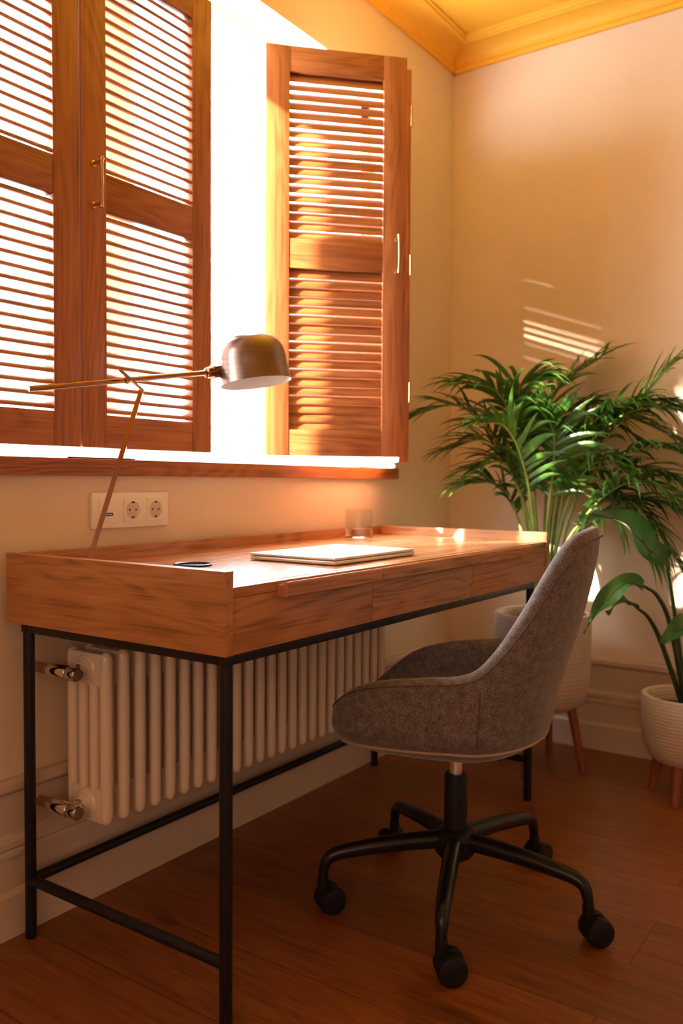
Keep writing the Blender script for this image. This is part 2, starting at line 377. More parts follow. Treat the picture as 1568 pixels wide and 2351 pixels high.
# made-up window frame and blind, set on the back wall behind the fill light
added_win = empty('added_window', (XB, -2.1, 0)); added_win['kind'] = 'structure'
m = MB()
for lo_, hi_ in (((0, -1.3, .62), (.04, -1.22, 2.28)), ((0, 1.22, .62), (.04, 1.3, 2.28)), ((0, -1.3, 2.2), (.04, 1.3, 2.28)), ((0, -1.3, .62), (.06, 1.3, .70))): m.box(lo_, hi_)
m.build('window_frame', white_m, added_win, smooth=False)
m = MB(); m.box((.005, -1.22, .70), (.012, 1.22, 2.2)); m.build('added_blind', plain('added_blind_fabric', (.85, .6, .38), .9), added_win, smooth=False)

# ------------------------------------------------------------ louvered shutters
PW, T = .415, .030
Z0, Z1, ZM0, ZM1, ZR0, ZR1 = 1.024, 2.190, 1.564, 1.648, 1.100, 2.118
def shutter(loc, rz, label, handle_x=None, w=PW, dz=0.0, tilt=26, hinges=None, blade=.0155):
    root = empty('louvered_shutter', loc, rz)
    tag(root, label, 'shutter', 'louvered wooden window shutters')
    st = .0695
    for x0 in (0, w-st):
        m = MB(); m.box((x0, 0, Z0+dz), (x0+st, T, Z1+dz), .002); m.build('stile', shut_z, root)
    for a, b_ in ((Z0, ZR0), (ZM0, ZM1), (ZR1, Z1)):
        m = MB(); m.box((st, .001, a+dz), (w-st, T-.001, b_+dz), .0015)
        m.build('rail', shut_x, root)
    th = math.radians(tilt)
    for a, b_ in ((ZR0, ZM0), (ZM1, ZR1)):
        m = MB(); n = 18; p = (b_-a)/n
        for k in range(n):
            z = a + p*(k+.5) + dz
            prof = []
            th = math.radians(tilt + (6 if tilt > 45 and a == ZR0 else 0) + (random.uniform(-9, 6) if tilt > 45 else random.uniform(-1.5, 1.5)))
            for j in range(10):
                t = 2*PI*j/10; u = blade*math.cos(t); v = (.0054 if tilt < 45 else .0046)*math.sin(t)
                prof.append((u*math.cos(th)-v*math.sin(th), u*math.sin(th)+v*math.cos(th)))
            m.prism(prof, (st-.004, T/2, z), (w-st+.004, T/2, z), (0, 1, 0), (0, 0, 1))
        m.build('louvers', shut_x, root)
    if handle_x is not None:
        m = MB(); zc = 1.613
        m.tube(catmull([(handle_x, -.030, zc-.052), (handle_x, -.031, zc-.03), (handle_x, -.032, zc), (handle_x, -.031, zc+.03), (handle_x, -.030, zc+.052)], 13),
               [.0045, .0042, .0036, .0032, .0030, .0030, .0032, .0030, .0030, .0032, .0036, .0042, .0045], 10)
        for s in (-1, 1):
            m.tube([(handle_x, 0.001, zc+s*.046), (handle_x, -.004, zc+s*.046), (handle_x, -.005, zc+s*.046), (handle_x, -.030, zc+s*.046)], [.0075, .0075, .004, .0038], 12)
            m.lathe([(0, -.006), (.005, -.004), (.0062, 0), (.005, .004), (0, .006)], 12, mat=Matrix.Translation((handle_x, -.030, zc+s*.052)))
        h = m.build('handle', brass_m, root); h['label'] = 'small brass bar handle'
    for hx, hz in (hinges or []):
        m = MB(); m.box((hx-.002, -.0015, hz-.03), (hx+.016, .0, hz+.03), .0004); m.tube([(hx, -.002, hz-.03), (hx, -.002, hz+.03)], .0035, 10)
        m.build('hinge', brass_m, root)
    return root
shutter((-2.190, 0, 0), 0, 'closed louvered wooden shutter at the left edge, left of the shutter pair seam')
shutter((-1.770, 0, 0), 0, 'closed louvered wooden shutter with brass handle, left of the bright window gap', handle_x=.031)
shutter((-1.118, .015, 0), -math.atan2(.69, .72), 'louvered wooden shutter swung open, facing the room right of the bright gap', handle_x=.386, tilt=60, blade=.0172)
shutter((-.776, -.262, 0), math.atan2(.262, .336), 'louvered shutter leaf folded behind the open shutter, only its edge showing', w=.446, dz=-.014, tilt=74, blade=.0172,
        hinges=[(.0, 1.22), (.0, 1.60), (.0, 2.04)])

# ------------------------------------------------------------ desk
DX0, DX1, DYB, DYF, ZT, ZB = -1.980, -.548, -.0215, -.6173, .8017, .6604
ZS = .774
desk = empty('writing_desk', ((DX0+DX1)/2, (DYB+DYF)/2, 0)); tag(desk, 'oak writing desk with raised rim and slim black metal frame under the window', 'desk')
def dk(mb, name, mat, parent=desk, smooth=True):
    bmesh.ops.translate(mb.bm, vec=-desk.location, verts=mb.bm.verts)
    o = mb.build(name, mat, desk if parent is desk else parent, smooth)
    return o
m = MB(); m.box((DX0, DYF-.003, ZB), (DX0+.02, DYB, ZT), .0012); dk(m, 'side_panel', desk_y)
m = MB(); m.box((DX1-.02, DYF-.003, ZB), (DX1, DYB, ZT), .0012); dk(m, 'side_panel', desk_y)
m = MB(); m.box((DX0+.02, DYB-.016, ZB), (DX1-.02, DYB, ZT-.001), .001); dk(m, 'back_rim', desk_x)
m = MB(); m.box((DX0+.02, DYF+.022, ZS-.018), (DX1-.02, DYB-.016, ZS)); dk(m, 'desktop', desk_x, smooth=False)
m = MB(); m.box((DX0+.02, DYF+.001, ZS-.018), (DX1-.02, DYF+.021, ZS-.0005), .0008); dk(m, 'front_edge_strip', desk_x)
m = MB(); m.box((DX0+.02, DYF+.02, ZB+.002), (DX1-.02, DYB-.016, ZB+.012)); dk(m, 'bottom_board', desk_x, smooth=False)
seams = [DX0+.021, -1.528, -1.063, DX1-.021]
pulls = [(-1.842, -1.5295), (-1.5265, -1.0645), (-1.0615, -.735)]
for i in range(3):
    m = MB(); m.box((seams[i]+.0008, DYF, ZB), (seams[i+1]-.0008, DYF+.018, ZS-.019), .0008)
    d = dk(m, 'drawer', front_x)
    a, b_ = pulls[i]
    prof = [(0, 0), (.022, 0), (.024, .002), (.024, .024), (.022, .0265), (.019, .0265), (.015, .022), (.009, .020), (.003, .021), (0, .024)]
    m = MB(); m.prism(prof, (a, DYF-.0002, ZS-.0275), (b_, DYF-.0002, ZS-.0275), (0, -1, 0), (0, 0, 1))
    dk(m, 'drawer_pull', front_x, d, smooth=False)
lx = (DX0+.035, DX1-.057); ly = (-.0475, -.5905)
lx = (-1.946, -.618)
fr = [(x, y) for x in lx for y in ly]
for x, y in fr:
    m = MB(); m.tube([(x, y, .0), (x, y, .003), (x, y, ZB-.012)], [.0105, .0115, .0115], 20); dk(m, 'leg', black_m)
for y in ly:
    m = MB(); m.box((lx[0]-.011, y-.011, ZB-.022), (lx[1]+.011, y+.011, ZB), .003); dk(m, 'top_rail', black_m)
for x in lx:
    m = MB(); m.box((x-.011, ly[1]+.011, ZB-.022), (x+.011, ly[0]-.011, ZB), .003); dk(m, 'top_rail', black_m)
    m = MB(); m.tube([(x, ly[0], .122), (x, ly[1], .122)], .0108, 16); dk(m, 'stretcher', black_m)
m = MB(); m.tube([(lx[0], ly[0], .122), (lx[1], ly[0], .122)], .0108, 16); dk(m, 'stretcher', black_m)
# cable grommet
m = MB(); m.lathe([(.034, 0), (.040, 0), (.040, .0035), (.037, .005), (.034, .0035)], 40, closed=True, mat=Matrix.Translation((-1.735, -.305, ZS)))
gr = dk(m, 'cable_grommet', black_m)
m = MB(); m.lathe([(0, .0004), (.034, .0004)], 32, mat=Matrix.Translation((-1.735, -.305, ZS))); dk(m, 'grommet_opening', dark_m, gr)

# ------------------------------------------------------------ radiator
RX0, RX1, RZ0, RZ1, RY0, RY1 = -1.852, -.754, .225, .592, -.038, -.170
rad = empty('column_radiator', ((RX0+RX1)/2, -.1, .225)); tag(rad, 'cream white column radiator on the wall under the desk', 'radiator')
rc = rad.location.copy()
def section_mesh():
    m = MB(); r = .0135
    ys = [RY0-r + k*((RY1+2*r)-RY0)/3 for k in range(4)]
    ys = [RY0-r, RY0-r-.035, RY0-r-.070, RY1+r]
    ym = (RY0+RY1)/2
    for k, y in enumerate(ys):
        if k in (0, 3):
            q = [(0, y, RZ0+.004), (0, y, RZ0+.018), (0, y, RZ1-.018), (0, y, RZ1-.004)]
            m.tube([(0, y, RZ0), (0, y, RZ0+.004), (0, y, RZ0+.010), (0, y, RZ0+.018), (0, y, RZ1-.018), (0, y, RZ1-.010), (0, y, RZ1-.004), (0, y, RZ1)],
                   [.004, .0095, .0125, r, r, .0125, .0095, .004], 16)
        else: m.tube([(0, y, RZ0+.03), (0, y, RZ1-.03)], .0125, 16)
    for za, zb in ((RZ0+.004, RZ0+.075), (RZ1-.075, RZ1-.004)):
        m.box((-.012, RY1+.012, za), (.012, RY0-.012, zb), .006, 2)
    bmesh.ops.translate(m.bm, vec=(0, -rc.y, -rc.z), verts=m.bm.verts)
    return m
first = section_mesh().build('radiator_section', rad_m, rad)
first.location = (-1.838-rc.x, 0, 0)
for k in range(1, 25):
    c = first.copy(); COL.objects.link(c); c.parent = rad; c.location = (-1.838 + .0450*k - rc.x, 0, 0)
for z in (.265, .552):
    m = MB(); m.tube([(-1.85-rc.x, -.104-rc.y, z-rc.z), (-.765-rc.x, -.104-rc.y, z-rc.z)], .021, 20); m.build('connecting_hub', rad_m, rad)
    m = MB(); m.lathe([(0, .016), (.017, .016), (.019, .012), (.019, .010), (.024, .008), (.024, .005), (.030, .003), (.032, 0)], 32,
                      mat=Matrix.Translation((-1.850-rc.x, -.104-rc.y, z-rc.z)) @ Matrix.Rotation(-PI/2, 4, 'Y'))
    m.build('end_boss', rad_m, rad)
    vx = -1.896
    m = MB()
    m.tube([(vx, -.050, z), (vx, -.052, z), (vx, -.108, z), (vx, -.110, z), (vx, -.112, z), (vx, -.138, z), (vx, -.140, z)], [.012, .0150, .0150, .0135, .0150, .0150, .0125], 24)
    m.tube([(vx, -.100, z), (-1.868, -.103, z), (-1.8675, -.103, z), (-1.855, -.104, z)], [.0105, .0105, .0135, .0135], 20)
    bmesh.ops.translate(m.bm, vec=-rc, verts=m.bm.verts); v = m.build('valve', chrome_m, rad)
    m = MB(); m.tube([(vx, 0.0, z), (vx, -.051, z)], .0105, 16); bmesh.ops.translate(m.bm, vec=-rc, verts=m.bm.verts)
    m.build('pipe', pipe_m, rad)

# ------------------------------------------------------------ wall socket strip
sk = empty('wall_socket', (-1.6365, 0, .881)); tag(sk, 'white triple socket plate with two power outlets and a USB port on the wall', 'socket')
m = MB(); m.box((-.1165, -.010, -.0415), (.1165, 0, .0415), .003); m.build('cover_plate', sock_m, sk)
for i, cx in enumerate((-.072, 0, .072)):
    m = MB(); m.box((cx-.0265, -.0125, -.0275), (cx+.0265, -.009, .0275), .0008); ins = m.build('insert', sock_m, sk)
    if i:
        m = MB(); m.lathe([(.0195, .0128), (.0205, .0145), (.0215, .0128)], 40, closed=True, mat=Matrix.Translation((cx, 0, 0)) @ Matrix.Rotation(PI/2, 4, 'X')); m.build('outlet_ring', sock_m, ins)
        m = MB(); m.lathe([(0, .0127), (.0195, .0130)], 32, mat=Matrix.Translation((cx, 0, 0)) @ Matrix.Rotation(PI/2, 4, 'X')); 
        m.build('outlet_well', plain('outlet_well_plastic', (0.62, 0.50, 0.40), .4), ins)
        m = MB()
        for dx in (-.0095, .0095): m.lathe([(0, .0132), (.0026, .0132)], 16, mat=Matrix.Translation((cx+dx, 0, 0)) @ Matrix.Rotation(PI/2, 4, 'X'))
        for dz in (-.0175, .0175): m.box((cx-.003, -.0150, dz-.002), (cx+.003, -.0125, dz+.002))
        m.build('contact', dark_m, ins)
    else:
        m = MB(); m.box((cx-.012, -.0140, -.0125), (cx+.012, -.0120, -.0055), .0005); m.build('usb_port', dark_m, ins)
        m = MB(); m.box((cx-.009, -.0146, -.0098), (cx+.009, -.0136, -.0082)); m.build('usb_contact', steel_m, ins)

# ------------------------------------------------------------ desk lamp
lamp = empty('desk_lamp', (-1.897, -.176, ZS)); tag(lamp, 'antique copper desk lamp with balanced arm and dome shade on the desk', 'lamp')
lo = lamp.location.copy()
def lk(mb, name, mat, parent=None):
    bmesh.ops.translate(mb.bm, vec=-lo, verts=mb.bm.verts); return mb.build(name, mat, parent or lamp)
m = MB(); m.lathe([(0, 0), (.036, 0), (.037, .001), (.037, .006), (.035, .008), (0, .008)], 48, mat=Matrix.Translation(lo)); lk(m, 'base', copper_m)
def strip(m, pts, w, th, wdir):
    pts = [Vector(p) for p in pts]; wd = Vector(wdir).normalized(); rings = []
    for i, p in enumerate(pts):
        a = pts[max(i-1, 0)]; b_ = pts[min(i+1, len(pts)-1)]; t = (b_-a).normalized()
        w_ = (wd - t*wd.dot(t)).normalized(); n = t.cross(w_)
        rings.append([m.bm.verts.new(p + sx*w/2*w_ + sy*th/2*n) for sx, sy in ((-1, -1), (1, -1), (1, 1), (-1, 1))])
    for a, b_ in zip(rings, rings[1:]):
        for k in range(4): m.bm.faces.new((a[k], a[(k+1) % 4], b_[(k+1) % 4], b_[k]))
    m.bm.faces.new(rings[0][::-1]); m.bm.faces.new(rings[-1])
K = Vector((-1.777, -.199, 1.142)); P2 = Vector((-1.817, -.178, 1.179))
m = MB(); strip(m, [(-1.897, -.176, ZS+.006), (-1.8955, -.1764, .79), tuple(K)], .010, .0030, (0.65, -.55, 0)); lk(m, 'upright_strip', mirror_m)
m = MB(); strip(m, [tuple(K+Vector((.001, 0, -.002))), tuple(P2)], .018, .0035, (0.55, .80, 0)); lk(m, 'bracket', copper_m)
TL = Vector((-1.992, -.118, 1.127)); TR = Vector((-1.579, -.201, 1.197))
tdir = (TR-TL).normalized()
m = MB(); m.tube([TL, TL+tdir*.001, TR], [.0052, .0060, .0060], 20); lk(m, 'arm', copper_m)
mid = TL + tdir*(TR-TL).length*.50
m = MB(); m.tube([mid-tdir*.004, mid+tdir*.004], .0085, 20); lk(m, 'arm_collar', copper_m)
m = MB()
m.tube([TR-tdir*.006, TR-tdir*.004, TR+tdir*.002, TR+tdir*.0025, TR+tdir*.009, TR+tdir*.0095, TR+tdir*.014, TR+tdir*.0145, TR+tdir*.036, TR+tdir*.037],
       [.0095, .0125, .0125, .010, .010, .0165, .0165, .0145, .0145, .018], 28); lk(m, 'socket', copper_m)
ax = Vector((-.0536, .1392, .9888)).normalized(); oc = Vector((-1.494, -.271, 1.177))
q = Vector((0, 0, 1)).rotation_difference(ax).to_matrix().to_4x4(); MT = Matrix.Translation(oc) @ q
outp = [(.0835, 0), (.0828, .004), (.0800, .020), (.0785, .045), (.0775, .062), (.0740, .078), (.0660, .093), (.0540, .104), (.0380, .111), (.020, .1145), (0, .1155)]
inp = [(r-.0016 if r > .01 else r, z-.0016) for r, z in outp[1:]]
m = MB(); m.lathe(outp, 72, mat=MT); m.lathe([(.0835, 0), (.0818, .0005)], 72, mat=MT); shd = lk(m, 'lamp_shade', shade_m)
m = MB(); m.lathe([(.0818, .0004)] + inp, 72, mat=MT); lk(m, 'shade_lining', shade_in, shd)['label'] = 'white enamel inside of shade'
m = MB(); m.lathe([(0, .030), (.010, .031), (.020, .037), (.025, .048), (.022, .060), (.014, .072), (.012, .085), (0, .087)], 28, mat=MT); lk(m, 'bulb', shade_in, shd)

# ------------------------------------------------------------ laptop, tumbler
lap = empty('laptop', (-1.400, -.432, ZS)); tag(lap, 'closed silver laptop lying on the oak desktop', 'laptop')
m = MB(); m.box((-.1665, -.1165, .0012), (.1665, .1165, .0100), .004, 3); m.build('laptop_base', lap_m, lap)
m = MB(); m.box((-.1665, -.1165, .0112), (.1665, .1165, .0166), .0024, 3); m.build('laptop_lid', lap_m, lap)
m = MB()
m.box((-.160, -.110, .0098), (.160, .110, .0114)); m.build('gasket', dark_m, lap)
for fx in (-.14, .14):
    for fy in (-.09, .09):
        m = MB(); m.lathe([(0, 0), (.008, 0), (.009, .0014), (0, .0014)], 16, mat=Matrix.Translation((fx, fy, 0))); m.build('rubber_foot', dark_m, lap)

gl = empty('drinking_glass', (-.875, -.150, ZS)); tag(gl, 'clear glass tumbler partly filled with water behind the laptop', 'glass')
m = MB(); m.lathe([(0, .0), (.038, 0), (.041, .002), (.0415, .006), (.0415, .092), (.0408, .0935), (.0400, .092), (.0396, .009), (.036, .007), (0, .007)], 56); m.build('tumbler', glass_m, gl)
m = MB(); m.lathe([(0, .0068), (.0360, .0068), (.0399, .0092), (.0399, .035), (0, .035)], 56); m.build('water', water_m, gl)

# ------------------------------------------------------------ swivel chair
chair = empty('swivel_chair', (-1.323, -.709, 0), math.radians(12.5)); tag(chair, 'grey upholstered swivel chair on a black five-star base before the desk', 'chair')
PH = [0, 25, 42, 58, 75, 90, 108, 122, 135, 148, 160, 170, 180]
RIM = [(0, .246, .455), (.11, .242, .458), (.178, .220, .484), (.218, .170, .524), (.238, .090, .548), (.245, .01, .560), (.244, -.090, .576), (.235, -.142, .620), (.208, -.196, .700),
       (.168, -.240, .780), (.124, -.276, .838), (.066, -.299, .853), (0, -.306, .856)]
MIDP = [(0, .254, .434), (.11, .248, .434), (.184, .223, .435), (.221, .168, .440), (.240, .085, .448), (.246, 0, .455), (.240, -.085, .460), (.214, -.132, .468), (.174, -.166, .478),
        (.130, -.190, .488), (.086, -.204, .495), (.043, -.211, .500), (0, -.214, .502)]
def tab(T_, phi):
    a = abs(phi); k = 0
    while k < len(PH)-2 and a > PH[k+1]: k += 1
    def g(i):
        if i < 0: p = T_[-i]; return Vector((-p[0], p[1], p[2])), -PH[-i]
        if i >= len(T_): j = 2*(len(T_)-1)-i; p = T_[j]; return Vector((-p[0], p[1], p[2])), 360-PH[j]
        return Vector(T_[i]), PH[i]
    (p0, t0), (p1, t1), (p2, t2), (p3, t3) = g(k-1), g(k), g(k+1), g(k+2)
    u = (a-t1)/(t2-t1); h = t2-t1
    m1 = (p2-p0)/(t2-t0)*h; m2 = (p3-p1)/(t3-t1)*h
    v = (2*u**3-3*u**2+1)*p1 + (u**3-2*u*u+u)*m1 + (-2*u**3+3*u*u)*p2 + (u**3-u*u)*m2
    if phi < 0: v.x = -v.x
    return v
def inward(v, d):
    c_ = Vector((0, .02, v.z)); w = (c_-v); w.z = 0; return v + w.normalized()*min(d, w.length*.9)
NP = 96; loops = []
for i in range(NP):
    phi = -180 + 360*i/NP
    if phi == -180: phi = 180
    r_, mm = tab(RIM, phi), tab(MIDP, phi)
    c0 = Vector((0, .005, 0))
    def sc(v, s, z): return Vector((v.x*s, (v.y-.005)*s+.005, z))
    hgt = r_.z - mm.z
    back = max(0, min(1, (abs(phi)-100)/50))
    q1 = mm.lerp(r_, .35); q2 = mm.lerp(r_, .7)
    bow = .012*back; q1 = inward(q1, -bow); q2 = inward(q2, -bow*.8)
    fr_ = max(0, min(1, (100-abs(phi))/50))
    thick = .036 + .006*back
    ri = inward(r_, thick); ri.z -= .006
    rt = inward(r_, thick*.5); rt.z += .009
    ro = r_.copy(); ro.z -= .006
    si = inward(sc(mm, .985, 0), .045); si.z = .470 + .015*back
    i1 = si.lerp(ri, .4); i1.z = si.z + (ri.z-si.z)*.35; i1 = inward(i1, -.006)
    i2 = si.lerp(ri, .75)
    lp = [sc(mm, .30, .374), sc(mm, .60, .378), sc(mm, .78, .388-.006*fr_), sc(mm, .915, .416-.014*fr_), sc(mm, .98, .436-.018*fr_), mm, q1, q2, ro, rt, ri]
    if hgt > .05: lp += [i2, i1, si]
    else: lp += [ri.lerp(si, .33), ri.lerp(si, .66), inward(sc(mm, .9, .452), .02)]
    lp += [sc(mm, .66, .440+.004*back), sc(mm, .40, .432), sc(mm, .15, .430)]
    loops.append(lp)
m = MB(); bm = m.bm
V = [[bm.verts.new(p) for p in lp] for lp in loops]
for i in range(NP):
    a, b_ = V[i], V[(i+1) % NP]
    for k in range(len(a)-1): bm.faces.new((a[k], a[k+1], b_[k+1], b_[k]))
bot = bm.verts.new((0, .005, .367)); top = bm.verts.new((0, .005, .430))
for i in range(NP):
    bm.faces.new((V[i][0], V[(i+1) % NP][0], bot)); bm.faces.new((V[i][-1], top, V[(i+1) % NP][-1]))
shell = m.build('seat_shell', fab_m, chair)
for p in shell.data.polygons: p.use_smooth = True
if 'sharp_edge' in shell.data.attributes: shell.data.attributes.remove(shell.data.attributes['sharp_edge'])
sm = shell.modifiers.new('smooth', 'SUBSURF'); sm.levels = 1; sm.render_levels = 1
# light piping round the bottom edge
def ringtube(fn, rad, name, mat, parent, rng=range(NP), close=True):
    m = MB(); pts = [fn(i) for i in rng]
    if close: pts = pts + [pts[0], pts[1]]
    m.tube(pts, rad, 8, cap=not close); return m.build(name, mat, parent)
ringtube(lambda i: loops[i][3].lerp(loops[i][4], .05) + (loops[i][3]-Vector((0, .005, loops[i][3].z))).normalized()*.0012, .0030, 'piping', pipe_fab, chair)
def seamf(i): 
    v = loops[i][8].lerp(loops[i][7], .10); return v + (v-Vector((0, .02, v.z))).normalized()*.0005
ringtube(seamf, .0013, 'rim_seam', seam_m, chair)
for sgn in (-1, 1):      # side seam of each flank
    k = min(range(NP), key=lambda i: abs((-180+360*i/NP) - sgn*112))
    pts = [loops[k][j] + (loops[k][j]-Vector((0, .02, loops[k][j].z))).normalized()*.0002 for j in (4, 5, 6, 7)]
    m = MB(); m.tube(catmull(pts, 14), .0010, 6); m.build('side_seam', seam_m, chair)
m = MB(); m.lathe([(0, .373), (.075, .371), (.078, .364), (.055, .358), (.030, .352), (0, .352)], 32); m.build('mounting_plate', plast_m, chair)
m = MB(); m.tube([(0, 0, .290), (0, 0, .358)], .0145, 24); m.build('gas_lift', steel_m, chair)
m = MB(); m.lathe([(0, .150), (.0255, .150), (.0255, .298), (.0245, .302), (.0225, .304), (.016, .304), (0, .304)], 32); m.build('column_sleeve', plast_m, chair)
m = MB(); m.lathe([(0, .108), (.020, .108), (.020, .114), (.036, .118), (.045, .130), (.047, .150), (.045, .168), (.038, .178), (.028, .182), (0, .182)], 36); m.build('hub', plast_m, chair)
LR = .296
def leg_bm():
    m = MB()
    path = catmull([(.030, 0, .156), (.10, 0, .153), (.17, 0, .147), (.235, 0, .138), (.268, 0, .131), (.286, 0, .119), (LR-.003, 0, .101), (LR, 0, .083), (LR, 0, .070)], 30)
    rr = [.0205 - .0095*min(1, i/24) for i in range(30)]
    m.tube(path, rr, 16)
    return m
def caster_bm():
    m = MB()
    m.tube([(LR, 0, .082), (LR, 0, .080), (LR, 0, .056), (LR, 0, .050)], [.0100, .0125, .0115, .0105], 16)
    Y90 = Matrix.Rotation(PI/2, 4, 'X')
    for s in (-1, 1):
        m.lathe([(0, -.0105), (.022, -.0105), (.0280, -.009), (.0300, -.004), (.0300, .006), (.0275, .0105), (.021, .0125), (.010, .0135), (0, .0137)], 36,
                mat=Matrix.Translation((LR+.018, s*.0155, .0300)) @ Matrix.Rotation(-s*PI/2, 4, 'X'))
    m.box((LR-.008, -.006, .030), (LR+.010, .006, .056), .002)
    m.tube([(LR+.018, -.02, .0300), (LR+.018, .02, .0300)], .006, 12)
    return m
wl = [150, -40, 20, -70, -110]
spin = [108, 40, 4, -4, -160]
lg0 = None
for k in range(5):
    ang = math.radians(-157.8 + 72*k - 12.5)
    lg = leg_bm().build('base_leg', gloss_black, chair); lg.rotation_euler = (0, 0, ang)
    cm = caster_bm(); bmesh.ops.translate(cm.bm, vec=(-LR, 0, 0), verts=cm.bm.verts)
    cs = cm.build('caster', plast_m, lg); cs.location = (LR, 0, 0); cs.rotation_euler = (0, 0, math.radians(spin[k]))

# ------------------------------------------------------------ plants
def planter(name, label, cat, loc, rad, zr, zb, mat, leg_angles, lean, band=.0):
    root = empty(name, loc); tag(root, label, cat)
    h = zr-zb
    prof = [(0, zb), (rad*.55, zb), (rad*.74, zb+.012), (rad*.88, zb+.035), (rad*.955, zb+.07), (rad*.985, zb+.11), (rad, zb+h*.6), (rad, zr-.006), (rad-.004, zr), (rad-.016, zr), (rad-.020, zr-.006),
            (rad-.022, zr-.045), (0, zr-.045)]
    m = MB(); m.lathe(prof, 64); pot = m.build('planter', mat, root)
    m = MB(); bmm = m.bm
    m.lathe([(0, zr-.036), (rad*.4, zr-.038), (rad-.021, zr-.042)], 48)
    for v in bmm.verts: v.co.z += random.uniform(-.004, .004)
    m.build('soil', soil_m, root)
    for a in leg_angles:
        a = math.radians(a); r0 = rad*.60; r1 = rad*.60+lean; ca, sa = math.cos(a), math.sin(a)
        m = MB(); m.tube([(r0*ca, r0*sa, zb+.03), (r1*ca, r1*sa, .0)], [.017, .011], 16)
        m.build('planter_leg', leg_wood, root)
    return root
def frond(root, pts, nleaf, start, lmax, seed, droop=.35):
    rnd = random.Random(seed)
    c = catmull(pts, 60)
    m = MB(); m.tube(c, [.0048*(1-i/60*.8)+.0008 for i in range(60)], 8)
    st = m.build('frond', palm_stem, root)
    # leaflets: one mesh, child of the frond
    m = MB(); bm = m.bm
    for j in range(nleaf):
        t = start + (1-start)*(j/(nleaf-1))**.95
        k = min(int(t*59), 58); p = c[k].lerp(c[k+1], t*59-k); tan = (c[k+1]-c[k]).normalized()
        side0 = tan.cross(Vector((0, 0, 1)))
        if side0.length < .2: side0 = tan.cross(Vector((1, 0, 0)))
        side0.normalize(); up = side0.cross(tan).normalized()
        u = (j/(nleaf-1)); ln = lmax*(.50+.9*math.sin(PI*min(1, .12+u*.80))**.8*.55)*rnd.uniform(.85, 1.12)
        for sg in (-1, 1):
            ang = math.radians(66 - 34*u + rnd.uniform(-10, 10)); lift = rnd.uniform(.0, .50)
            d = (tan*math.cos(ang) + sg*side0*math.sin(ang) + up*lift*math.sin(ang)).normalized()
            w = .0088*rnd.uniform(.8, 1.2); prev = None; pos = p.copy(); dr = droop*rnd.uniform(.6, 1.5)
            n = 8
            for q_ in range(n+1):
                s_ = q_/n
                if q_:
                    d = (d + Vector((0, 0, -1))*dr*.16*s_*2).normalized(); pos = pos + d*ln/n; pos.x = min(pos.x, .303-.03); pos.y = min(pos.y, .507-.03)
                    gap = (pos.x-.303+.776)*.615 - (pos.y-.507+.262)*.789
                    if gap < .012: pos = pos + Vector((.615, -.789, 0))*(.012-gap)
                wd = d.cross(up).normalized()
                ww = w*max(.06, math.sin(PI*(.10+.90*s_)**.75))
                if s_ >= 1: ww = .0004
                fold = up*ww*.35
                ring = [bm.verts.new(pos - wd*ww + fold), bm.verts.new(pos), bm.verts.new(pos + wd*ww + fold)]
                if prev:
                    bm.faces.new((prev[0], prev[1], ring[1], ring[0])); bm.faces.new((prev[1], prev[2], ring[2], ring[1]))
                prev = ring
    o = m.build('leaflets', palm_m, st)
    for pz in o.data.polygons: pz.use_smooth = True
    return st
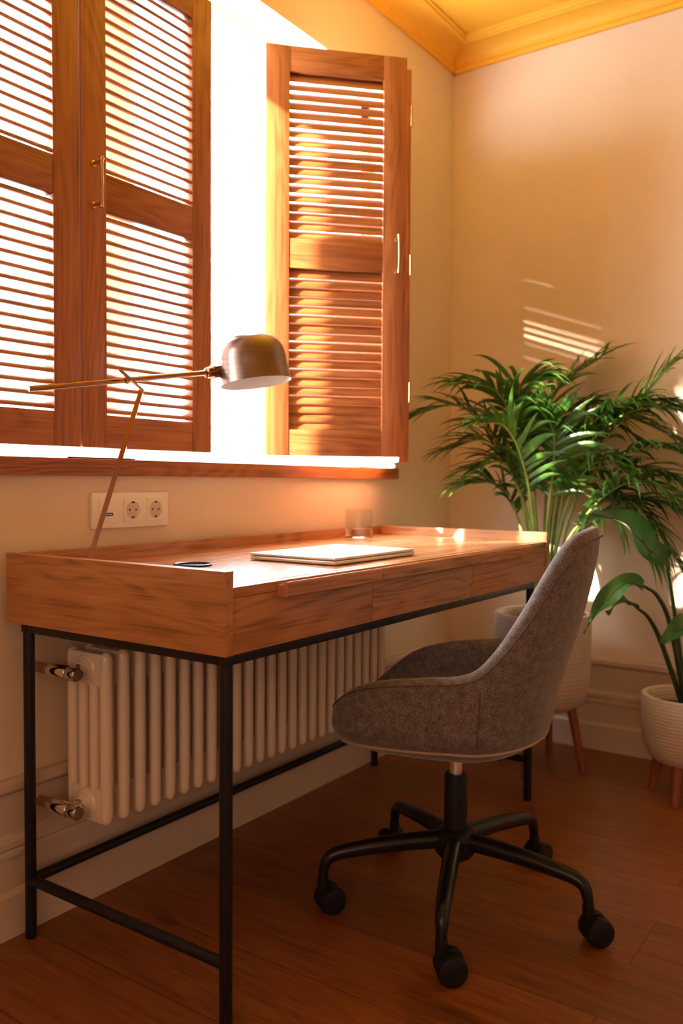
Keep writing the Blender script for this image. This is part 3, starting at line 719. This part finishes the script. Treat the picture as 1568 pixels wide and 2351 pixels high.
FR = [[[-0.318, -0.481, 0.555], [-0.327, -0.45, 0.846], [-0.368, -0.395, 1.048], [-0.455, -0.277, 1.198], [-0.568, -0.168, 1.174]], [[-0.29, -0.485, 0.553], [-0.259, -0.457, 0.888], [-0.224, -0.459, 1.111], [-0.157, -0.493, 1.278], [-0.064, -0.613, 1.384]], [[-0.362, -0.503, 0.562], [-0.383, -0.488, 0.891], [-0.43, -0.459, 1.115], [-0.49, -0.417, 1.238], [-0.567, -0.34, 1.263]], [[-0.305, -0.499, 0.556], [-0.353, -0.499, 0.848], [-0.397, -0.49, 1.102], [-0.432, -0.466, 1.24], [-0.418, -0.519, 1.28]], [[-0.289, -0.523, 0.556], [-0.285, -0.59, 0.962], [-0.288, -0.716, 1.136], [-0.27, -0.845, 1.187], [-0.242, -0.993, 1.149]], [[-0.287, -0.525, 0.556], [-0.275, -0.572, 0.919], [-0.257, -0.693, 1.089], [-0.231, -0.794, 1.213], [-0.202, -0.865, 1.307]], [[-0.332, -0.547, 0.563], [-0.328, -0.621, 0.892], [-0.315, -0.754, 1.031], [-0.312, -0.897, 1.056], [-0.285, -1.029, 0.977]], [[-0.333, -0.547, 0.548], [-0.36, -0.634, 0.782], [-0.394, -0.752, 0.922], [-0.397, -0.87, 0.95], [-0.371, -1.001, 0.848]], [[-0.287, -0.525, 0.541], [-0.262, -0.599, 0.79], [-0.272, -0.701, 0.893], [-0.26, -0.808, 0.867], [-0.261, -0.903, 0.734]], [[-0.315, -0.485, 0.541], [-0.32, -0.439, 0.874], [-0.336, -0.39, 1.02], [-0.371, -0.317, 1.093], [-0.434, -0.227, 1.063]], [[-0.29, -0.47, 0.537], [-0.285, -0.426, 0.77], [-0.289, -0.378, 0.887], [-0.312, -0.324, 0.947], [-0.35, -0.269, 0.946]], [[-0.268, -0.5, 0.552], [-0.223, -0.508, 0.889], [-0.185, -0.552, 1.081], [-0.171, -0.635, 1.182], [-0.156, -0.733, 1.121]], [[-0.383, -0.562, 0.542], [-0.445, -0.636, 0.759], [-0.466, -0.724, 0.844], [-0.474, -0.817, 0.834], [-0.474, -0.894, 0.747]], [[-0.245, -0.498, 0.549], [-0.225, -0.538, 0.933], [-0.211, -0.635, 1.121], [-0.195, -0.743, 1.162], [-0.184, -0.905, 1.088]], [[-0.253, -0.486, 0.549], [-0.194, -0.467, 0.812], [-0.152, -0.463, 1.023], [-0.132, -0.497, 1.176], [-0.11, -0.577, 1.22]], [[-0.404, -0.531, 0.569], [-0.453, -0.532, 0.824], [-0.505, -0.515, 1.015], [-0.552, -0.476, 1.122], [-0.608, -0.429, 1.134]], [[-0.268, -0.518, 0.553], [-0.224, -0.6, 0.818], [-0.216, -0.725, 0.977], [-0.234, -0.839, 0.991], [-0.249, -0.961, 0.937]], [[-0.338, -0.539, 0.563], [-0.354, -0.588, 0.822], [-0.367, -0.647, 0.962], [-0.367, -0.715, 1.016], [-0.354, -0.806, 0.976]], [[-0.345, -0.529, 0.563], [-0.392, -0.552, 0.794], [-0.414, -0.579, 0.989], [-0.43, -0.583, 1.112], [-0.47, -0.555, 1.178]], [[-0.307, -0.533, 0.544], [-0.262, -0.585, 0.746], [-0.232, -0.675, 0.835], [-0.235, -0.773, 0.893], [-0.226, -0.892, 0.882]], [[-0.281, -0.517, 0.554], [-0.263, -0.538, 0.89], [-0.266, -0.61, 1.091], [-0.271, -0.737, 1.198], [-0.256, -0.881, 1.206]], [[-0.335, -0.508, 0.56], [-0.347, -0.474, 0.818], [-0.391, -0.437, 0.961], [-0.423, -0.405, 1.018], [-0.481, -0.34, 0.996]]]
PC = Vector((-.303, -.507, 0))
palm = planter('potted_palm', 'feathery green palm in a tall beige planter on wooden legs beside the desk end', 'plant', PC, .158, .519, .200, pot_a, (-81, 181, 99, 9), .045)
for i, f_ in enumerate(FR):
    pts = [Vector(p)-PC for p in f_]
    base = pts[0].copy(); root_p = Vector((base.x*.45, base.y*.45, .475)); pts = [root_p] + pts[1:]
    frond(palm, pts, 21, .38, .205, 100+i, droop=.65 if i in (2, 3, 4, 6, 7, 8, 12, 16, 17, 18, 19, 20) else .42)

SC_ = Vector((-.316, -.974, 0))
bird = planter('potted_broadleaf_plant', 'broad-leaved plant on long stalks in a low ribbed white planter at the right edge', 'plant', SC_, .134, .313, .105, pot_b, (175, 265, 85, 355), .024)
def big_leaf(root, stalk, leaf, w, seed, twist=0.0, flip=1):
    st = [Vector(p)-SC_ for p in stalk]; lf = [Vector(p)-SC_ for p in leaf]
    st[0] = Vector((st[0].x*.4, st[0].y*.4, .265))
    c = catmull(st, 30); m = MB(); m.tube(c, [.0085-.0045*i/29 for i in range(30)], 10); s = m.build('stalk', big_stem, root)
    c = catmull(lf, 28); m = MB(); bm = m.bm; prev = None; rnd = random.Random(seed); ph = rnd.uniform(0, 6)
    view = Vector((-.82, -.57, .25))
    for i, p in enumerate(c):
        t = i/27; a = c[max(i-1, 0)]; b_ = c[min(i+1, 27)]; tan = (b_-a).normalized()
        n = (view - tan*view.dot(tan)).normalized(); n = (Matrix.Rotation(twist + .5*t, 3, tan) @ n)
        sd = tan.cross(n).normalized()
        ww = w*max(.03, math.sin(PI*(.04+.96*t)**.80))**.8
        if i == 27: ww = .0008
        ring = []
        for q_ in (-1, -.66, -.33, 0, .33, .66, 1):
            wave = .010*math.sin(t*11+ph+q_)*abs(q_)
            ring.append(bm.verts.new(p + sd*q_*ww + n*(abs(q_)**1.3*ww*.45 + wave)))
        if prev:
            for k in range(6): bm.faces.new((prev[k], prev[k+1], ring[k+1], ring[k]))
        prev = ring
    o = m.build('leaf_blade', big_m, s)
    for pz in o.data.polygons: pz.use_smooth = True
    m = MB(); m.tube(c, [.0028-.0022*i/27 for i in range(28)], 8); m.build('leaf_midrib', big_stem, s)
    return s
big_leaf(bird, [[-0.277, -0.96, 0.296], [-0.413, -0.96, 0.53], [-0.508, -0.951, 0.734]], [[-0.508, -0.951, 0.734], [-0.576, -0.921, 0.765], [-0.666, -0.874, 0.842], [-0.763, -0.819, 0.87]], .045, 1, .15)
big_leaf(bird, [[-0.3, -0.961, 0.301], [-0.506, -0.966, 0.543], [-0.597, -0.952, 0.639], [-0.669, -0.933, 0.674]], [[-0.669, -0.933, 0.674], [-0.731, -0.896, 0.681], [-0.778, -0.865, 0.634], [-0.836, -0.826, 0.560]], .029, 2, .45)
big_leaf(bird, [[-0.309, -0.948, 0.301], [-0.469, -0.934, 0.484], [-0.54, -0.915, 0.567], [-0.579, -0.891, 0.601]], [[-0.579, -0.891, 0.601], [-0.614, -0.875, 0.62], [-0.652, -0.856, 0.615], [-0.678, -0.837, 0.592]], .016, 3, .7)
big_leaf(bird, [[-0.347, -0.982, 0.314], [-0.441, -1.012, 0.464], [-0.485, -1.031, 0.547]], [[-0.478, -1.041, 0.553], [-0.541, -1.021, 0.554], [-0.593, -0.999, 0.541], [-0.638, -0.97, 0.52]], .036, 4, .2)
big_leaf(bird, [[-0.266, -0.977, 0.296], [-0.272, -0.985, 0.566], [-0.252, -1.002, 0.765]], [[-0.252, -1.002, 0.765], [-0.256, -1.026, 0.859], [-0.253, -1.06, 0.938], [-0.226, -1.115, 0.977]], .045, 5, .3)
